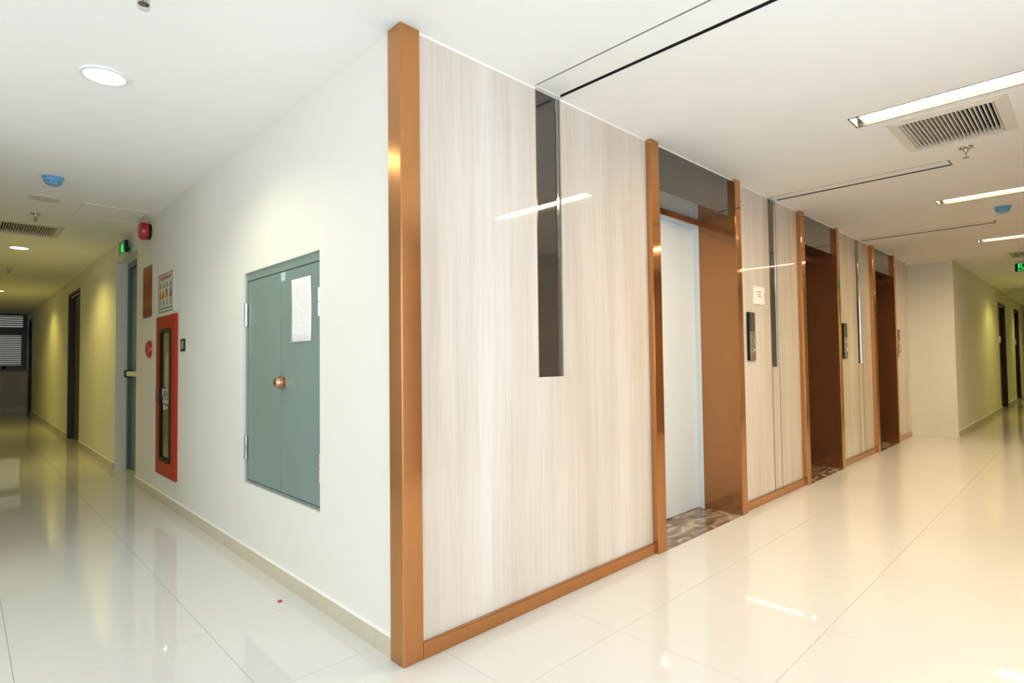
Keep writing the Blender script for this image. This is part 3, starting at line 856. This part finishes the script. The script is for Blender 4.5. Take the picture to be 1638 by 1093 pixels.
def grille(v, along, lab, n):
    x0, x1, y0, y1 = v
    t = thing('air_grille', lab, 'air vent', ((x0 + x1) / 2, (y0 + y1) / 2, H), 'slatted ceiling air grilles')
    fw = 0.06
    ix0, ix1, iy0, iy1 = x0 + fw, x1 - fw, y0 + fw, y1 - fw
    # bevelled frame
    out = [(x0, y0), (x1, y0), (x1, y1), (x0, y1)]; inn = [(ix0, iy0), (ix1, iy0), (ix1, iy1), (ix0, iy1)]
    zo, zi = H - 0.003, H - 0.014
    vs = [(*p, H + 0.002) for p in out] + [(*p, zo) for p in out] + [(*p, zi) for p in inn] + [(*p, H + 0.03) for p in inn]
    fs = []
    for i in range(4):
        j = (i + 1) % 4
        fs += [(i, j, 4 + j, 4 + i), (4 + i, 4 + j, 8 + j, 8 + i), (8 + i, 8 + j, 12 + j, 12 + i), (12 + i, 12 + j, j, i)]
    MB().add(vs, fs).build('frame', 'cream_metal', t)
    MB().box(ix0 - 0.01, ix1 + 0.01, iy0 - 0.01, iy1 + 0.01, H + 0.09, H + 0.10).build('plenum', 'gap', t)
    MB().plate('z', H + 0.03, H + 0.09, ix0 - 0.01, ix1 + 0.01, iy0 - 0.01, iy1 + 0.01, [(ix0, ix1, iy0, iy1)]).build('plenum_side', 'gap', t)
    first = None
    for k in range(n):
        f = (k + 0.5) / n
        if along == 'x':
            c = iy0 + (iy1 - iy0) * f; at = ((ix0 + ix1) / 2, c, H)
            if not first: mb = MB().box(ix0, ix1, c - 0.0028, c + 0.0028, H - 0.012, H + 0.018)
        else:
            c = ix0 + (ix1 - ix0) * f; at = (c, (iy0 + iy1) / 2, H)
            if not first: mb = MB().box(c - 0.0028, c + 0.0028, iy0, iy1, H - 0.012, H + 0.018)
        if not first: first = mb.build('slat', 'cream_metal', t, origin=at)
        else: share(first, at, t)
    m2 = 16
    first = None
    for k in range(m2):
        f = (k + 0.5) / m2
        if along == 'x':
            c = ix0 + (ix1 - ix0) * f; at = (c, (iy0 + iy1) / 2, H + 0.03)
            if not first: mb = MB().box(c - 0.002, c + 0.002, iy0, iy1, H + 0.022, H + 0.045)
        else:
            c = iy0 + (iy1 - iy0) * f; at = ((ix0 + ix1) / 2, c, H + 0.03)
            if not first: mb = MB().box(ix0, ix1, c - 0.002, c + 0.002, H + 0.022, H + 0.045)
        if not first: first = mb.build('rear_blade', 'black', t, origin=at)
        else: share(first, at, t)
grille((2.80, 3.51, -1.715, -1.135), 'x', 'large slatted air grille beside the nearest strip light in the lobby ceiling', 22)
grille((9.30, 10.01, -1.715, -1.135), 'x', 'far slatted air grille in the ceiling by the hanging exit sign', 22)
grille((-1.11, -0.547, 5.42, 6.17), 'y', 'slatted air grille in the ceiling of the dim corridor', 22)

# downlights
dl_labels = {(-0.82, 1.385): 'large bright round downlight nearest in the corridor ceiling',
             (-0.82, 7.09): 'round downlight just behind the slatted grille in the dim corridor',
             (-0.82, 12.55): 'round downlight farthest along the dim corridor ceiling',
             (13.7, -1.42): 'round downlight in the ceiling of the far passage beyond the exit sign',
             (19.2, -1.42): 'round downlight deep in the far passage ceiling'}
dl0 = None
for (x, y), lab in dl_labels.items():
    if dl0 is None:
        dl0 = t = thing('downlight', lab, 'light', (x, y, H), 'round ceiling downlights')
        MB().lathe([(0.086, 0.001), (0.086, -0.010), (0.100, -0.010), (0.104, -0.004), (0.104, 0.001)], (x, y, H), 'z', 48).build('trim_ring', 'white', t, smooth=True)
        MB().lathe([(0, -0.009), (0.05, -0.0085), (0.086, -0.006)], (x, y, H), 'z', 48).build('diffuser', 'glow_down', t, smooth=True)
    else:
        copy_tree(dl0, (x, y, H), lab)
    sp = bpy.data.lights.new('downlight_beam', 'SPOT')
    near = (x, y) == (-0.82, 1.385)
    sp.energy = DOWN * (0.6 if near else 1.0); sp.color = (1.0, 0.90, 0.60) if near else (1.0, 0.84, 0.20)
    sp.spot_size = math.radians(148); sp.spot_blend = 0.6; sp.shadow_soft_size = 0.05
    so = bpy.data.objects.new('downlight_beam', sp); col.objects.link(so)
    so.location = Vector((x, y, H - 0.02)) * S

# sprinklers
sp_labels = {(-0.835, 0.47): 'sprinkler head with a clear cap, nearest in the corridor ceiling',
             (-0.822, 4.96): 'chrome sprinkler head just before the slatted grille in the corridor ceiling',
             (-0.82, 9.12): 'tiny sprinkler head far along the dim corridor ceiling',
             (3.69, -1.425): 'chrome sprinkler head behind the large lobby air grille',
             (8.75, -1.42): 'tiny sprinkler head at the far end of the lobby ceiling'}
sp0 = None
for (x, y), lab in sp_labels.items():
    if sp0 is None or (x, y) == (-0.822, 4.96):
        t = thing('sprinkler_head', lab, 'sprinkler', (x, y, H), 'ceiling sprinkler heads')
        MB().lathe([(0.0, 0.001), (0.042, 0.001), (0.040, -0.005), (0.026, -0.012), (0.014, -0.012)], (x, y, H), 'z', 28).build('escutcheon', 'chrome', t, smooth=True)
        MB().lathe([(0.014, -0.010), (0.013, -0.030), (0.009, -0.036), (0.0, -0.036)], (x, y, H), 'z', 20).build('body', 'chrome', t, smooth=True)
        for s_ in (-1, 1):
            MB().prism([(x + s_ * 0.009, H - 0.032), (x + s_ * 0.013, H - 0.034), (x + s_ * 0.014, H - 0.055), (x + s_ * 0.004, H - 0.072), (x + s_ * 0.002, H - 0.068), (x + s_ * 0.010, H - 0.053)], 'y', y - 0.0025, y + 0.0025).build('arm', 'chrome', t)
        MB().lathe([(0.0, -0.036), (0.0035, -0.040), (0.004, -0.055), (0.0, -0.066)], (x, y, H), 'z', 12).build('bulb', 'redglass', t, smooth=True)
        MB().lathe([(0.0, -0.069), (0.018, -0.070), (0.019, -0.073), (0.0, -0.074)], (x, y, H), 'z', 16).build('deflector', 'chrome', t, smooth=True)
        if sp0 is None:
            MB().lathe([(0.021, -0.034), (0.022, -0.082), (0.018, -0.092), (0.0, -0.094)], (x, y, H), 'z', 24).build('protective_cap', 'capglass', t, smooth=True)
        sp0 = t
    else:
        copy_tree(sp0, (x, y, H), lab)

# smoke detectors
sd0 = None
for (x, y), lab in (((-0.825, 3.52), 'pale blue smoke detector on the corridor ceiling near the round speaker'),
                    ((5.99, -1.42), 'pale blue smoke detector on the lobby ceiling behind the middle strip light')):
    if sd0 is None:
        sd0 = t = thing('smoke_detector', lab, 'smoke detector', (x, y, H), 'ceiling smoke detectors')
        MB().lathe([(0, 0.001), (0.068, 0.001), (0.068, -0.008), (0.060, -0.010), (0.060, -0.030), (0.052, -0.038)], (x, y, H), 'z', 36).build('base', 'blue', t, smooth=True)
        MB().lathe([(0.046, -0.036), (0.046, -0.048)], (x, y, H), 'z', 36).build('sensing_gap', 'bluedark', t, smooth=True)
        for k in range(10):
            a = 2 * math.pi * k / 10
            MB().box(x + 0.050 * math.cos(a) - 0.004, x + 0.050 * math.cos(a) + 0.004, y + 0.050 * math.sin(a) - 0.004, y + 0.050 * math.sin(a) + 0.004, H - 0.049, H - 0.036).build('fin', 'blue', t)
        MB().lathe([(0.054, -0.046), (0.052, -0.053), (0.036, -0.062), (0, -0.064)], (x, y, H), 'z', 36).build('cap', 'blue', t, smooth=True)
    else:
        copy_tree(sd0, (x, y, H), lab)

# speaker and access hatch
t = thing('ceiling_speaker', 'flat round pale speaker cover in the corridor ceiling', 'speaker', (-0.812, 4.255, H))
MB().lathe([(0.096, 0.001), (0.108, 0.001), (0.107, -0.006), (0.096, -0.008)], (-0.812, 4.255, H), 'z', 48).build('rim', 'cream_metal', t, smooth=True)
MB().lathe([(0.096, -0.004), (0.05, -0.007), (0, -0.008)], (-0.812, 4.255, H), 'z', 48).build('mesh_cover', 'cream_metal', t, smooth=True)
t = thing('access_hatch', 'square white access hatch in the corridor ceiling by the alarm sounder', 'hatch', (-0.30, 4.46, H))
MB().plate('z', H - 0.004, H, -0.555, -0.045, 4.21, 4.72, [(-0.548, -0.052, 4.217, 4.713)]).build('frame', 'white', t)
MB().box(-0.545, -0.055, 4.22, 4.71, H - 0.003, H).build('panel', 'ceiling', t)

# scrap on the floor
tag(MB().prism([(-0.10, 1.015), (-0.085, 1.012), (-0.08, 1.03), (-0.093, 1.036), (-0.104, 1.028)], 'z', 0.0, 0.006).build('tape_scrap', 'inkred', origin=(-0.093, 1.024, 0)),
    'tiny red scrap lying on the pale tile floor beneath the utility cabinet', 'scrap')
